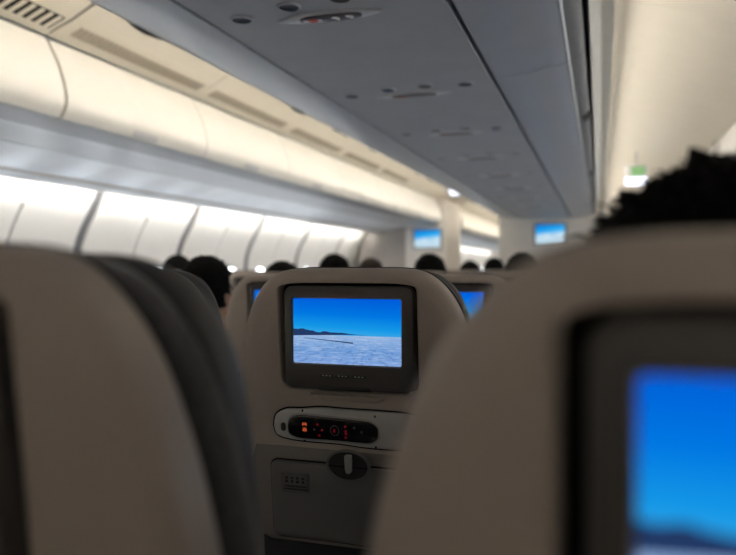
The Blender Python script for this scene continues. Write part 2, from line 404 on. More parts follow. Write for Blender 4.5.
    bm = bmesh.new(); loft(bm, [(inset(LB, .02), .098), (LB, .106), (inset(LB, -.002), .13), (inset(LB, .008), .148), (inset(LB, .03), .156)]); link('lumbar_cushion', bm, M_['fabric'], root, angle=70)
    # seat pan, armrest, legs
    box('seat_cushion', (-.215, .20, .335), (.215, .625, .455), M_['fabric'], root, .035)
    box('seat_frame', (-.225, .10, .27), (.225, .60, .335), M_['seam'], root, .012)
    bm = bmesh.new(); add_box(bm, (.2185, .12, .60), (.2635, .52, .64), .012); arm = link('armrest', bm, M_['shell'], root)
    box('armrest_post', (.226, .14, .28), (.256, .21, .61), M_['seam'], arm, .006)
    for x in (-.16, .16):
        for y0, y1 in ((.18, .10), (.50, .56)):
            bm = bmesh.new(); tube(bm, [(x, y0, .29), (x, (y0 + y1) / 2, .15), (x, y1, .0)], [.019, .017, .02], 10); link('leg', bm, M_['metal'], root)
    return root

# ------------------------------------------------------------------ people
def skin_mesh(chains, res=2, voxel=.010, extra=None, smooth=3):
    bm = bmesh.new(); idx = {}
    for ch in chains:
        prev = None
        for key, p, r in ch:
            if key not in idx: idx[key] = (bm.verts.new(p), r)
            if prev is not None: bm.edges.new((idx[prev][0], idx[key][0]))
            prev = key
    me = bpy.data.meshes.new('tmp'); keys = list(idx)
    bm.verts.index_update(); order = [idx[k] for k in keys]; rad = {v.index: r for v, r in order}
    bm.to_mesh(me); bm.free()
    o = bpy.data.objects.new('tmp', me); C.objects.link(o)
    md = o.modifiers.new('s', 'SKIN'); md.use_smooth_shade = True
    sv = me.skin_vertices[0].data
    for i in range(len(me.vertices)):
        r = rad[i]; sv[i].radius = (r, r) if isinstance(r, float) else r
    sv[0].use_root = True
    sd = o.modifiers.new('d', 'SUBSURF'); sd.levels = res; sd.render_levels = res
    dg = bpy.context.evaluated_depsgraph_get(); dg.update()
    m2 = bpy.data.meshes.new_from_object(o.evaluated_get(dg))
    if extra:
        b = bmesh.new(); b.from_mesh(m2); extra(b); b.to_mesh(m2); b.free()
    o2 = bpy.data.objects.new('tmp2', m2); C.objects.link(o2)
    rm = o2.modifiers.new('r', 'REMESH'); rm.mode = 'VOXEL'; rm.voxel_size = voxel
    sm = o2.modifiers.new('m', 'SMOOTH'); sm.iterations = smooth
    dg = bpy.context.evaluated_depsgraph_get(); dg.update()
    m3 = bpy.data.meshes.new_from_object(o2.evaluated_get(dg))
    m3.polygons.foreach_set('use_smooth', [True] * len(m3.polygons))
    for q in (o, o2): bpy.data.objects.remove(q)
    return m3

def ball(bm, c, r, rot=None, seg=20):
    M = Matrix.Translation(c) @ (rot or Matrix()) @ Matrix.Diagonal((*r, 1))
    return bmesh.ops.create_uvsphere(bm, u_segments=seg, v_segments=seg // 2 + 2, radius=1, matrix=M)['verts']

HZ = 1.085                                                   # centre of the head above the floor
def head_extra(b):
    ball(b, (0, 0, HZ), (.074, .093, .108)); ball(b, (0, .03, HZ - .055), (.056, .062, .062))   # skull and jaw
    ball(b, (0, .068, HZ - .10), (.026, .024, .018))                                          # chin
    ball(b, (0, .098, HZ - .022), (.013, .018, .016)); ball(b, (0, .092, HZ - .004), (.009, .014, .028))   # nose
    ball(b, (0, .083, HZ - .064), (.024, .012, .007)); ball(b, (0, .083, HZ - .074), (.021, .012, .007))   # lips
    for s in (-1, 1):
        ball(b, (s * .030, .084, HZ + .018), (.020, .010, .006))                               # brow
        ball(b, (s * .076, -.004, HZ - .012), (.012, .020, .032))                              # ear
        ball(b, (s * .045, .060, HZ - .030), (.022, .022, .024))                               # cheek

def hand_chains(s, w, nm):
    out = []; dirs = ((-.030, .075), (-.010, .086), (.011, .082), (.031, .066))
    for k, (dx, ln) in enumerate(dirs):
        b = Vector((w[0] + dx * .75, w[1] + .045, w[2] - .005))
        out.append([(nm, w, .022), (nm + 'm%d' % k, tuple(b), .011), (nm + 'a%d' % k, (b.x + dx * .15, b.y + ln * .45, b.z + .004), .0088), (nm + 'b%d' % k, (b.x + dx * .2, b.y + ln * .8, b.z - .012), .008), (nm + 'c%d' % k, (b.x + dx * .2, b.y + ln * .95, b.z - .027), .007)])
    t = -s
    out.append([(nm, w, .022), (nm + 't0', (w[0] + t * .034, w[1] + .022, w[2] - .004), .011), (nm + 't1', (w[0] + t * .052, w[1] + .05, w[2] - .008), .0095), (nm + 't2', (w[0] + t * .052, w[1] + .078, w[2] - .016), .008)])
    return out

def body_chains(g=0.0, part='all'):
    ch = []
    torso = [('pel', (0, .10, .555), (.155 + g, .105 + g)), ('wai', (0, .07, .64), (.135 + g, .095 + g)), ('che', (0, .045, .78), (.155 + g, .105 + g)), ('sho', (0, .03, .88), (.135 + g, .085 + g)), ('nk0', (0, .02, .945), (.058 + g, .055 + g))]
    if part == 'all': torso += [('nk1', (0, .01, .995), .052), ('hd', (0, 0, HZ - .03), .06)]
    if part in ('all', 'shirt'): ch.append(torso)
    for s, n in ((-1, 'L'), (1, 'R')):
        arm = [('sho', 0, 0), ('u0' + n, (s * .155, .03, .875), .060 + g), ('u1' + n, (s * .185, .07, .74), .050 + g), ('el' + n, (s * .175, .15, .625), .044 + g), ('fa' + n, (s * .145, .27, .595), .038 + g)]
        if part == 'all': arm += [('wr' + n, (s * .10, .38, .600), .022)]
        leg = [('pel', 0, 0), ('h' + n, (s * .09, .20, .545), .085 + g), ('th' + n, (s * .105, .38, .548), .074 + g), ('kn' + n, (s * .11, .53, .53), .060 + g), ('ca' + n, (s * .11, .555, .34), .052 + g), ('an' + n, (s * .11, .545, .11), .036 + g)]
        if part == 'all': leg += [('he' + n, (s * .11, .53, .045), .036), ('to' + n, (s * .115, .64, .03), .030)]
        if part in ('all', 'shirt'): ch.append(arm)
        if part in ('all', 'trousers'): ch.append(leg if part == 'all' else [('pel', (0, .12, .555), (.15 + g, .10 + g))] + leg[1:])
        if part == 'all': ch += hand_chains(s, (s * .10, .38, .600), 'wr' + n)
    return ch

def hair_mesh(spiky, seed):
    rnd = random.Random(seed); bm = bmesh.new()
    V = ball(bm, (0, -.006, HZ + .012), (.087, .104, .113), seg=40)
    for v in V:
        d = (v.co - Vector((0, -.006, HZ + .012)))
        front = d.y > .02 and v.co.z < HZ + .055
        n = noise.noise(v.co * 38 + Vector((seed, 0, 0))) * .006 + noise.noise(v.co * 90) * .003
        v.co += d.normalized() * n
        if front: v.co = Vector((v.co.x * .82, v.co.y * .70, v.co.z))
        if v.co.z < HZ - .06: v.co = Vector((v.co.x * .80, v.co.y * .86, max(v.co.z, HZ - .085)))
    # tufts that break the outline
    bm.normal_update()
    cnt = 2600 if spiky else 420
    for _ in range(cnt):
        th = rnd.uniform(0, 2 * PI); ph = math.acos(rnd.uniform(-.25, 1))
        d = Vector((math.sin(ph) * math.cos(th), math.sin(ph) * math.sin(th), math.cos(ph)))
        if d.y > .35 and d.z < .45: continue
        p = Vector((0, -.006, HZ + .012)) + Vector((d.x * .086, d.y * .103, d.z * .112))
        ln = (rnd.uniform(.006, .016) if rnd.random() < .93 else rnd.uniform(.016, .026)) if spiky else rnd.uniform(.006, .014)
        dr = (d * rnd.uniform(.35, .9) + Vector((rnd.uniform(-.6, .6), rnd.uniform(-.6, .6), rnd.uniform(-.7, .3)))).normalized()
        u = dr.orthogonal().normalized(); w = dr.cross(u); r = rnd.uniform(.0012, .0024) if spiky else rnd.uniform(.002, .004)
        b = [bm.verts.new(p - dr * .005 + (u * math.cos(2 * PI * k / 4) + w * math.sin(2 * PI * k / 4)) * r) for k in range(4)]
        m = [bm.verts.new(p + dr * ln * .55 + (u * math.cos(2 * PI * k / 4) + w * math.sin(2 * PI * k / 4)) * r * .7) for k in range(4)]
        t = bm.verts.new(p + dr * ln + Vector((0, 0, -ln * .25)))
        for k in range(4):
            bm.faces.new((b[k], b[(k + 1) % 4], m[(k + 1) % 4], m[k])); bm.faces.new((m[k], m[(k + 1) % 4], t))
    if spiky:
        for _ in range(4):                                  # a few standing locks
            th = rnd.uniform(0, 2 * PI); ph = rnd.uniform(.1, 1.1)
            d = Vector((math.sin(ph) * math.cos(th), math.sin(ph) * math.sin(th), math.cos(ph)))
            p = Vector((0, -.006, HZ + .012)) + Vector((d.x * .084, d.y * .101, d.z * .110))
            dr = (d + Vector((rnd.uniform(-.5, .5), rnd.uniform(-.5, .5), 0))).normalized(); ln = rnd.uniform(.012, .018)
            tube(bm, [p - dr * .005, p + dr * ln * .5, p + dr * ln], [.010, .007, .001], 6)
    me = bpy.data.meshes.new('hair'); bm.to_mesh(me); bm.free()
    me.polygons.foreach_set('use_smooth', [True] * len(me.polygons))
    return me

body_me = skin_mesh(body_chains(), 2, .008, head_extra, 2)
shirt_me = skin_mesh(body_chains(.012, 'shirt'), 2, .012, None, 3)
trouser_me = skin_mesh(body_chains(.012, 'trousers'), 2, .012, None, 3)
body_me.materials.append(M_['skin']); shirt_me.materials.append(M_['shirt1']); trouser_me.materials.append(M_['trousers'])
hairs = [hair_mesh(True, 3), hair_mesh(False, 5), hair_mesh(False, 9)]
for h in hairs: h.materials.append(M_['hair'])
bm = bmesh.new()
for s in (-1, 1): ball(bm, (s * .030, .080, HZ + .002), (.012, .011, .010), seg=12)
eye_me = bpy.data.meshes.new('eyes'); bm.to_mesh(eye_me); bm.free(); eye_me.materials.append(M_['eye'])

def person(x, y, top, label, hair=1, hm='hair', sm='shirt1', yaw=0.0, wide=1.0):
    """x, y: centre of the head; top: crown height above the floor"""
    k = top / (HZ + .130)
    b = bpy.data.objects.new('person', body_me); C.objects.link(b)
    b.location = (x, y, 0); b.scale = (k * wide, k, k); b.rotation_euler = (0, 0, yaw)
    tag(b, label, 'person', 'passengers seated ahead')
    for nm, me, m in (('shirt', shirt_me, sm), ('trousers', trouser_me, 'trousers'), ('hair', hairs[hair], hm), ('eyes', eye_me, 'eye')):
        o = bpy.data.objects.new(nm, me); C.objects.link(o); o.parent = b
        o.material_slots[0].link = 'OBJECT'; o.material_slots[0].material = M_[m]
    return b

# ------------------------------------------------------------------ cabin shell (x, z relative to the eye; extruded along y)
CX = -.62
def mir(p): return [(2 * CX - x, z) for x, z in p]
def prof(bm, pts, y0, y1, th=.006):
    """thin curved panel of profile pts between y0 and y1, thickened away from the cabin"""
    n = len(pts); off = []
    for i in range(n):
        a, c = pts[max(i - 1, 0)], pts[min(i + 1, n - 1)]
        t = Vector((c[0] - a[0], c[1] - a[1])).normalized(); off.append((pts[i][0] - t.y * th, pts[i][1] + t.x * th))
    lp = list(pts) + off[::-1]
    A = [bm.verts.new((x, y0, z + EYE)) for x, z in lp]; B = [bm.verts.new((x, y1, z + EYE)) for x, z in lp]
    m = len(lp)
    for i in range(m): bm.faces.new((A[i], A[(i + 1) % m], B[(i + 1) % m], B[i]))
    for i in range(n - 1):
        j = m - 1 - i
        bm.faces.new((A[i], A[i + 1], A[j - 1], A[j])); bm.faces.new((B[i], B[i + 1], B[j - 1], B[j]))
def solid(bm, pts, y0, y1):
    A = [bm.verts.new((x, y0, z + EYE)) for x, z in pts]; B = [bm.verts.new((x, y1, z + EYE)) for x, z in pts]
    m = len(pts)
    for i in range(m): bm.faces.new((A[i], A[(i + 1) % m], B[(i + 1) % m], B[i]))
    bm.faces.new(A); bm.faces.new(B)

YB, YF = -9.0, 21.0
def struct(o): o['kind'] = 'structure'; return o
struct(box('floor', (-3.3, YB, -.05), (2.1, YF, 0), M_['carpet']))
struct(box('wall_back', (-3.3, YB - .05, 0), (2.1, YB, 2.4), M_['bulk']))
struct(box('wall_front', (-3.3, YF, 0), (2.1, YF + .05, 2.4), M_['bulk']))

SE0, SEP = 2.22, 1.02                                         # seams of the aisle ceiling and side bins
def seams(y0, y1):
    k = math.ceil((y0 - SE0) / SEP - 1e-6); ys = [y0]
    while SE0 + k * SEP < y1 - .05:
        if SE0 + k * SEP > y0 + .05: ys.append(SE0 + k * SEP)
        k += 1
    return ys + [y1]
CEIL = spline([(-2.005, .885), (-1.955, .905), (-1.875, .935)], 3) + spline([(-1.865, .942), (-1.75, .997), (-1.60, 1.062), (-1.42, 1.115), (-1.27, 1.145)], 4)
def ceil_mesh(pts, sgn):
    bm = bmesh.new(); ys = seams(YB, YF)
    for a, b in zip(ys, ys[1:]): prof(bm, pts, a + (.009 if abs(a - SE0) < .01 and sgn > 0 else .003), b - (.006 if abs(b - SE0) < .01 and sgn > 0 else .003), .006 * sgn)
    return bm
struct(link('ceiling', ceil_mesh(CEIL, 1), M_['ceil'])); struct(link('ceiling', ceil_mesh(mir(CEIL), -1), M_['ceil']))
bm = bmesh.new()
for p, s in ((CEIL, 1), (mir(CEIL), -1)):
    q = [(x, z + .014) for x, z in p]; prof(bm, q, YB, YF, .01 * s)
struct(tag(link('trim_1', bm, M_['groove'])))
struct(box('ceiling', (-3.3, YB, EYE + 1.19), (2.1, YF, EYE + 1.24), M_['ceil']))

# side walls
WALL = [(-2.965, .53), (-3.0, .437), (-3.06, .33), (-3.13, .20), (-3.17, .05), (-3.18, -.25), (-3.15, -.7), (-3.08, -1.14)]
WS = spline(WALL, 4)
bm = bmesh.new(); k = -5
wy = [2.61 + 1.15 * j for j in range(-10, 17)]
for a, b in zip(wy, wy[1:]):
    m = (a + b) / 2
    U = [p for p in WS if p[1] > .345]; U.append((U[-1][0] - .0001, U[-1][1] - .0005)); Lw = [U[-1]] + [p for p in WS if p[1] <= .345]
    prof(bm, U, a + .046, b - .046, -.015); prof(bm, Lw, a + .046, m - .011, -.015); prof(bm, Lw, m + .011, b - .046, -.015)
struct(link('wall_left', bm, M_['wall']))
bm = bmesh.new(); prof(bm, [(x - .022, z) for x, z in WS], YB, YF, -.02); struct(link('trim_2', bm, M_['wallgap']))
bm = bmesh.new(); prof(bm, mir(WS), YB, YF, .03); struct(link('wall_right', bm, M_['wall']))
def wallx(z):
    for (a, b) in zip(WS, WS[1:]):
        if b[1] <= z <= a[1]: return a[0] + (b[0] - a[0]) * (z - a[1]) / (b[1] - a[1])
nwin = 0
def win_at(y, right=False):
    global nwin
    nwin += 1
    f = lambda yy, zz, d: Vector(((2 * CX - wallx(zz) - .002 + d) if right else (wallx(zz) + .002 - d), yy, zz + EYE))
    o = rrect(y, -.170, .150, .205, .10); i = rrect(y, -.170, .112, .165, .085)
    bm = bmesh.new(); loft(bm, [(o, .0), (inset(o, .012), -.012), (inset(i, -.008), -.010), (i, .0)], False, False, f=f)
    w = struct(link('window_%d' % nwin, bm, M_['wall']))
    bm = bmesh.new(); plate(bm, i, -.001, .001, f=f); link('window_pane', bm, M_['e_pane'], w)
for a, b in zip(wy, wy[1:]):
    if 1.4 < a < 8.0 or a > 9.6:
        win_at(a + .2875); win_at(a + .8625)
        if a < 8: win_at(a + .2875, True); win_at(a + .8625, True)  # unseen right windows, added to bounce light onto the right ceiling

# under the side bins: grey, pale, tan strip, valance
def strip(name, pts, m, y0=YB, y1=YF, th=.01):
    bm = bmesh.new(); ys = seams(y0, y1)
    for a, b in zip(ys, ys[1:]): prof(bm, pts, a + .002, b - .002, th)
    return struct(link(name, bm, M_[m]))
U1 = spline([(-1.955, .566), (-2.03, .556), (-2.10, .551)], 3); U1b = [(-2.10, .5495), (-2.114, .5475), (-2.13, .5475)]
U2 = [(-2.13, .549), (-2.25, .545), (-2.38, .536)]; U3 = spline([(-2.39, .535), (-2.50, .524), (-2.60, .506), (-2.68, .480)], 4)
U4 = [(-2.684, .479), (-2.705, .470), (-2.722, .470)]; U5 = spline([(-2.726, .470), (-2.752, .461), (-2.775, .447)], 3)
bm = bmesh.new(); prof(bm, [(-2.775, .465), (-2.79, .495), (-2.86, .515), (-2.975, .54)], YB, YF, -.008); struct(tag(link('trim_15', bm, M_['wall'])))
for n, (p, m) in enumerate(((U1, 'underd'), (U1b, 'lip'), (U2, 'under'), (U3, 'under2'), (U4, 'tan'), (U5, 'under2'))):
    for sd in (0, 1):
        if sd and n not in (0, 2, 3, 5): continue
        q = p if not sd else mir(p)
        strip('trim_%d' % (3 + n + 6 * sd), q, m, th=-.01 if not sd else .01)

# fluorescent strips: above both aisles (on the shoulders of the centre bins) and over the side windows
def lamp(name, pts, glow, y0, y1, label, face):
    root = empty(name, (pts[0][0], y0, EYE + pts[0][1])); tag(root, label, 'strip light')
    bm = bmesh.new(); solid(bm, pts, y0, y1); h = link('housing', bm, M_['groove'], root)
    bm = bmesh.new(); n = int((y1 - y0) / .8)
    (xa, za), (xb, zb) = face
    for k in range(n):
        ya, yb = y0 + (y1 - y0) * k / n + .01, y0 + (y1 - y0) * (k + 1) / n - .01
        nx, nz = (zb - za), -(xb - xa); l = math.hypot(nx, nz); nx, nz = nx / l * .004, nz / l * .004
        P = [(xa, za), (xb, zb), (xb + nx, zb + nz), (xa + nx, za + nz)]
        solid(bm, P, ya, yb)
    t = link('tube', bm, M_[glow], root, smooth=False)
    bm = bmesh.new(); xs = [p[0] for p in pts]; zb = min(p[1] for p in pts)
    solid(bm, [(min(xs) - .001, zb - .003), (max(xs) + .001, zb - .003), (max(xs) + .001, zb - .0005), (min(xs) - .001, zb - .0005)], y0, y1); cv = link('cover', bm, M_['ceil'], root)
    for o in (h, t, cv): o.location = (-pts[0][0], -y0, -EYE - pts[0][1])
    return root
lamp('strip_light', [(-1.250, .915), (-1.285, .915), (-1.285, .919), (-1.257, .921), (-1.273, .972), (-1.252, .985)], 'e_cove', 0.8, 8.9, 'long warm fluorescent strip hidden on the shoulder of the centre bins over the left aisle', ((-1.276, .970), (-1.261, .926)))
lamp('strip_light', [(-1.250, .915), (-1.285, .915), (-1.285, .919), (-1.257, .921), (-1.273, .972), (-1.252, .985)], 'e_back', YB + .1, -1.2, 'unseen warm strip boosted for the seat tops, behind the camera over the left aisle', ((-1.276, .970), (-1.261, .926)))  # out of view, stronger than the forward strips to brighten seat tops
lamp('strip_light', mir([(-1.250, .915), (-1.285, .915), (-1.285, .919), (-1.257, .921), (-1.273, .972), (-1.252, .985)]), 'e_cove2', 0.8, 16.0, 'long warm fluorescent strip hidden on the shoulder of the centre bins over the right aisle', ((2 * CX + 1.261, .926), (2 * CX + 1.276, .970)))
lamp('strip_light', mir([(-1.250, .915), (-1.285, .915), (-1.285, .919), (-1.257, .921), (-1.273, .972), (-1.252, .985)]), 'e_back', YB + .1, -1.2, 'unseen warm strip boosted for the seat tops, behind the camera over the right aisle', ((2 * CX + 1.261, .926), (2 * CX + 1.276, .970)))  # right twin of the boosted aft strip, also out of view
lamp('strip_light', [(-1.250, .915), (-1.285, .915), (-1.285, .919), (-1.257, .921), (-1.273, .972), (-1.252, .985)], 'e_cove', 10.1, YF - .3, 'warm fluorescent strip far forward beyond the left bulkhead', ((-1.276, .970), (-1.261, .926)))
lamp('strip_light', [(-2.776, .466), (-2.800, .490), (-2.804, .486), (-2.780, .462)], 'e_wall', YB + .1, 8.95, 'white strip light hidden behind the valance above the left windows', ((-2.783, .464), (-2.804, .485)))
lamp('strip_light', [(-2.776, .466), (-2.800, .490), (-2.804, .486), (-2.780, .462)], 'e_wall', 10.2, YF - .3, 'white strip light above the windows beyond the left bulkhead', ((-2.783, .464), (-2.804, .485)))

lamp('strip_light', mir([(-2.776, .466), (-2.800, .490), (-2.804, .486), (-2.780, .462)]), 'e_wall2', 0.8, 8.95, 'unseen white strip added above the right windows to brighten the right ceiling', (mir([(-2.804, .485)])[0], mir([(-2.783, .464)])[0]))  # out of view, added so its bounce lifts the right ceiling
# ------------------------------------------------------------------ overhead bins along the side walls
BF = spline([(-2.004, .873), (-1.985, .835), (-1.952, .770), (-1.926, .690), (-1.917, .640), (-1.922, .605), (-1.944, .568)], 4)
ORD = ['first', 'second', 'third', 'fourth', 'fifth', 'sixth', 'seventh', 'eighth', 'ninth', 'tenth', 'eleventh', 'twelfth', 'thirteenth', 'fourteenth', 'fifteenth', 'sixteenth', 'seventeenth', 'eighteenth']
def side_bin(y0, y1, right, label, group):
    f = mir if right else (lambda p: p)
    root = empty('overhead_bin', (f([(-2.2, 0)])[0][0], y0, EYE + .57)); tag(root, label, 'overhead bin', group)
    bm = bmesh.new(); g = .0045
    front = BF; back = [(x - .03, z) for x, z in BF][::-1]
    g0 = .013 if abs(y0 - SE0) < .01 and not right else g; g1 = .008 if abs(y1 - SE0) < .01 and not right else g
    solid(bm, f(list(front) + back), y0 + g0, y1 - g1); d = link('door', bm, M_['cream'], root, angle=50)
    bm = bmesh.new(); solid(bm, f([(-2.04, .858), (-1.99, .77), (-1.965, .69), (-1.955, .64), (-1.965, .572), (-2.5, .545), (-2.8, .525), (-2.8, .858)]), y0 + .001, y1 - .001); b = link('body', bm, M_['groove'], root)
    bm = bmesh.new(); ym = (y0 + y1) / 2 + .01
    solid(bm, f([(-1.932, .592), (-1.924, .600), (-1.928, .586), (-1.938, .572), (-1.944, .572)]), ym - .085, ym + .085); l = link('latch', bm, M_['under'], d)
    off = (-root.location.x, -y0, -(EYE + .57))
    for o in (d, b): o.location = off
    return root
ys = seams(.18, 8.96); nv = 0
for a, b in zip(ys, ys[1:]):
    nv += 1; lab = 'cream curved overhead bin over the left aisle, %s from the near end' % ORD[nv - 1]
    side_bin(a, b, False, lab, 'cream bins over the left window seats')
nv = 0
bm = bmesh.new()
for f, y1 in ((lambda p: p, .18), (mir, SE0)): solid(bm, f(list(BF) + [(-2.8, .525), (-2.8, .858)]), YB, y1)
struct(link('trim_16', bm, M_['cream']))
ys = [SE0 + SEP * k for k in range(8, 18)]
for a, b in zip(ys, ys[1:]):
    nv += 1; side_bin(a, b, False, 'cream overhead bin far beyond the left bulkhead, %s in that row' % ORD[nv - 1], 'cream bins beyond the left bulkhead')
ys = [SE0 + SEP * k for k in range(0, 12)]; nv = 0
for a, b in zip(ys, ys[1:]):
    nv += 1; side_bin(a, b, True, 'cream overhead bin at the right edge, %s of its row' % ORD[nv - 1], 'cream bins over the right window seats')

# air vents and dark oval outlets in the aisle ceiling
def on_ceiling(t):
    """point on the vent slope of the ceiling: t=0 lower edge, 1 crease"""
    return (-2.005 + .13 * t, .885 + .050 * t)
vents = [(1.22, 2.19, 'ventdark', 'dark slatted air vent at the top left corner of the ceiling'),
         (2.29, 3.20, 'ventpale', 'tan slatted air vent, second along the left aisle ceiling'), (3.31, 4.21, 'ventpale', 'tan air vent, third along the left aisle ceiling'),
         (4.35, 5.24, 'ventpale', 'tan air vent, fourth along the left aisle ceiling'), (5.38, 6.26, 'ventpale', 'tan air vent, fifth along the left aisle ceiling'), (6.40, 7.28, 'ventpale', 'small far tan air vent, sixth along the left aisle ceiling')]
for y0, y1, m, lab in vents:
    (xa, za), (xb, zb) = on_ceiling(.28 if m == 'ventdark' else .36), on_ceiling(.88 if m == 'ventdark' else .80)
    r = empty('air_vent', (xa, y0, EYE + za)); tag(r, lab, 'air vent', 'vents in the left aisle ceiling')
    u = Vector((xb - xa, 0, zb - za)); nn = Vector((u.z, 0, -u.x)).normalized(); L = y1 - y0
    P = lambda a, y, d: u * a + Vector((0, y, 0)) + nn * d
    bm = bmesh.new()
    vs = [bm.verts.new(P(a, y, d)) for a, y in ((0, 0), (1, 0), (1, L), (0, L)) for d in (.0012, -.002)]
    for q in ((0, 2, 4, 6), (1, 3, 5, 7), (0, 1, 3, 2), (2, 3, 5, 4), (4, 5, 7, 6), (6, 7, 1, 0)): bm.faces.new([vs[i] for i in q])
    link('backing', bm, M_['ventpale' if m == 'ventpale' else 'groove'], r)
    bm = bmesh.new(); n = int(L / (.042 if m == 'ventdark' else .030)); sw = .017 if m == 'ventdark' else .013
    for k in range(n):
        y = L * (k + .25) / n
        q = [P(a, y + dy, d) for a, dy in ((.04, 0), (.96, 0), (.96, sw), (.04, sw)) for d in (.0015, .006)]
        vs = [bm.verts.new(p) for p in q]
        for f in ((0, 2, 4, 6), (1, 3, 5, 7), (0, 1, 3, 2), (2, 3, 5, 4), (4, 5, 7, 6), (6, 7, 1, 0)): bm.faces.new([vs[i] for i in f])
    link('slats', bm, M_['ceil' if m == 'ventdark' else 'ventpale'], r)
for k, yc in enumerate((2.54, 4.10, 5.64, 7.16)):
    c = Vector((-1.745, yc, EYE + .999)); sl = Vector((.115, 0, .055)).normalized(); nn = Vector((sl.z, 0, -sl.x))
    f = lambda a, y, d: c + sl * a + Vector((0, y, 0)) + nn * (-d)
    bm = bmesh.new(); loft(bm, [(ellipse(0, 0, .062, .165, 32), .002), (ellipse(0, 0, .058, .158, 32), -.006), (ellipse(0, 0, .052, .150, 32), -.004)], f=f)
    o = link('air_outlet', bm, M_['lightdark'])
    tag(o, 'dark oval outlet beside the grey centre bins, %s along the left aisle' % ORD[k], 'air outlet', 'dark oval outlets of the left aisle ceiling')

# ------------------------------------------------------------------ centre overhead unit
DOOR = spline([(.302, .600), (.36, .601), (.43, .608), (.485, .618), (.520, .629)], 4)
LIPP = [(.520, .629), (.526, .628), (.532, .634)]
DOOR2 = spline([(.532, .634), (.556, .645), (.570, .656), (.574, .668)], 3)
YC = 8.9
bm = bmesh.new()
for a, b in zip([YB + .05, .37, 2.27, 4.17, 6.07, 7.97], [.37, 2.27, 4.17, 6.07, 7.97, YC]):
    solid(bm, [(CX - .287, .60), (CX + .287, .60), (CX + .287, .66), (CX - .287, .66)], a + .001, b - .001)
struct(link('trim_20', bm, M_['psu']))
bm = bmesh.new(); solid(bm, [(CX - .56, .68), (CX + .56, .68), (CX + .60, 1.16), (CX - .60, 1.16)], YB + .03, YC); solid(bm, [(CX - .40, .64), (CX + .40, .64), (CX + .40, .70), (CX - .40, .70)], YB + .03, YC)
struct(link('trim_21', bm, M_['groove']))
bm = bmesh.new()
for s in (-1, 1):
    solid(bm, [(CX + s * .590, .668), (CX + s * .602, .72), (CX + s * .622, .90), (CX + s * .600, .90), (CX + s * .58, .70)], YB + .03, YC)
for s in (-1, 1): prof(bm, [(CX + s * x, z) for x, z in DOOR + DOOR2], YB + .05, -1.53, .018 * s)
struct(link('trim_22', bm, M_['cbin']))
for s in (-1, 1):
    e = [-1.53, .37, 2.27, 4.17, 6.07, 7.97, YC]; n = 0
    for a, b in zip(e, e[1:]):
        side = 'left' if s < 0 else 'right'
        if b < 1: lab = 'grey centre bin, %s half, behind the camera' % side
        else: n += 1; lab = 'grey centre bin %s of the reading light strip, %s from the near end' % (side, ORD[n - 1])
        r = empty('overhead_bin', (CX + s * .4, a, EYE + .60)); tag(r, lab, 'overhead bin', 'grey bins over the centre seats')
        off = (-(CX + s * .4), -a, -(EYE + .60))
        def pr(p, g=.002):
            bm = bmesh.new(); q = [(CX + s * x, z) for x, z in p]
            prof(bm, q, a + g, b - g, .018 * s); return bm
        d = link('door', pr(DOOR), M_['cbin'], r); d.location = off
        l = link('edge_highlight', pr(LIPP), M_['lip'], r); l.location = off  # paler strip painted in for the highlight along the lip
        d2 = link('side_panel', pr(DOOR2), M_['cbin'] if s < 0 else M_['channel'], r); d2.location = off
        bm = bmesh.new(); ym = (a + b) / 2
        solid(bm, [(CX + s * .548, .634), (CX + s * .578, .650), (CX + s * .578, .668), (CX + s * .548, .655)], ym - .06, ym + .06); lt = link('latch', bm, M_['frame'], r); lt.location = off

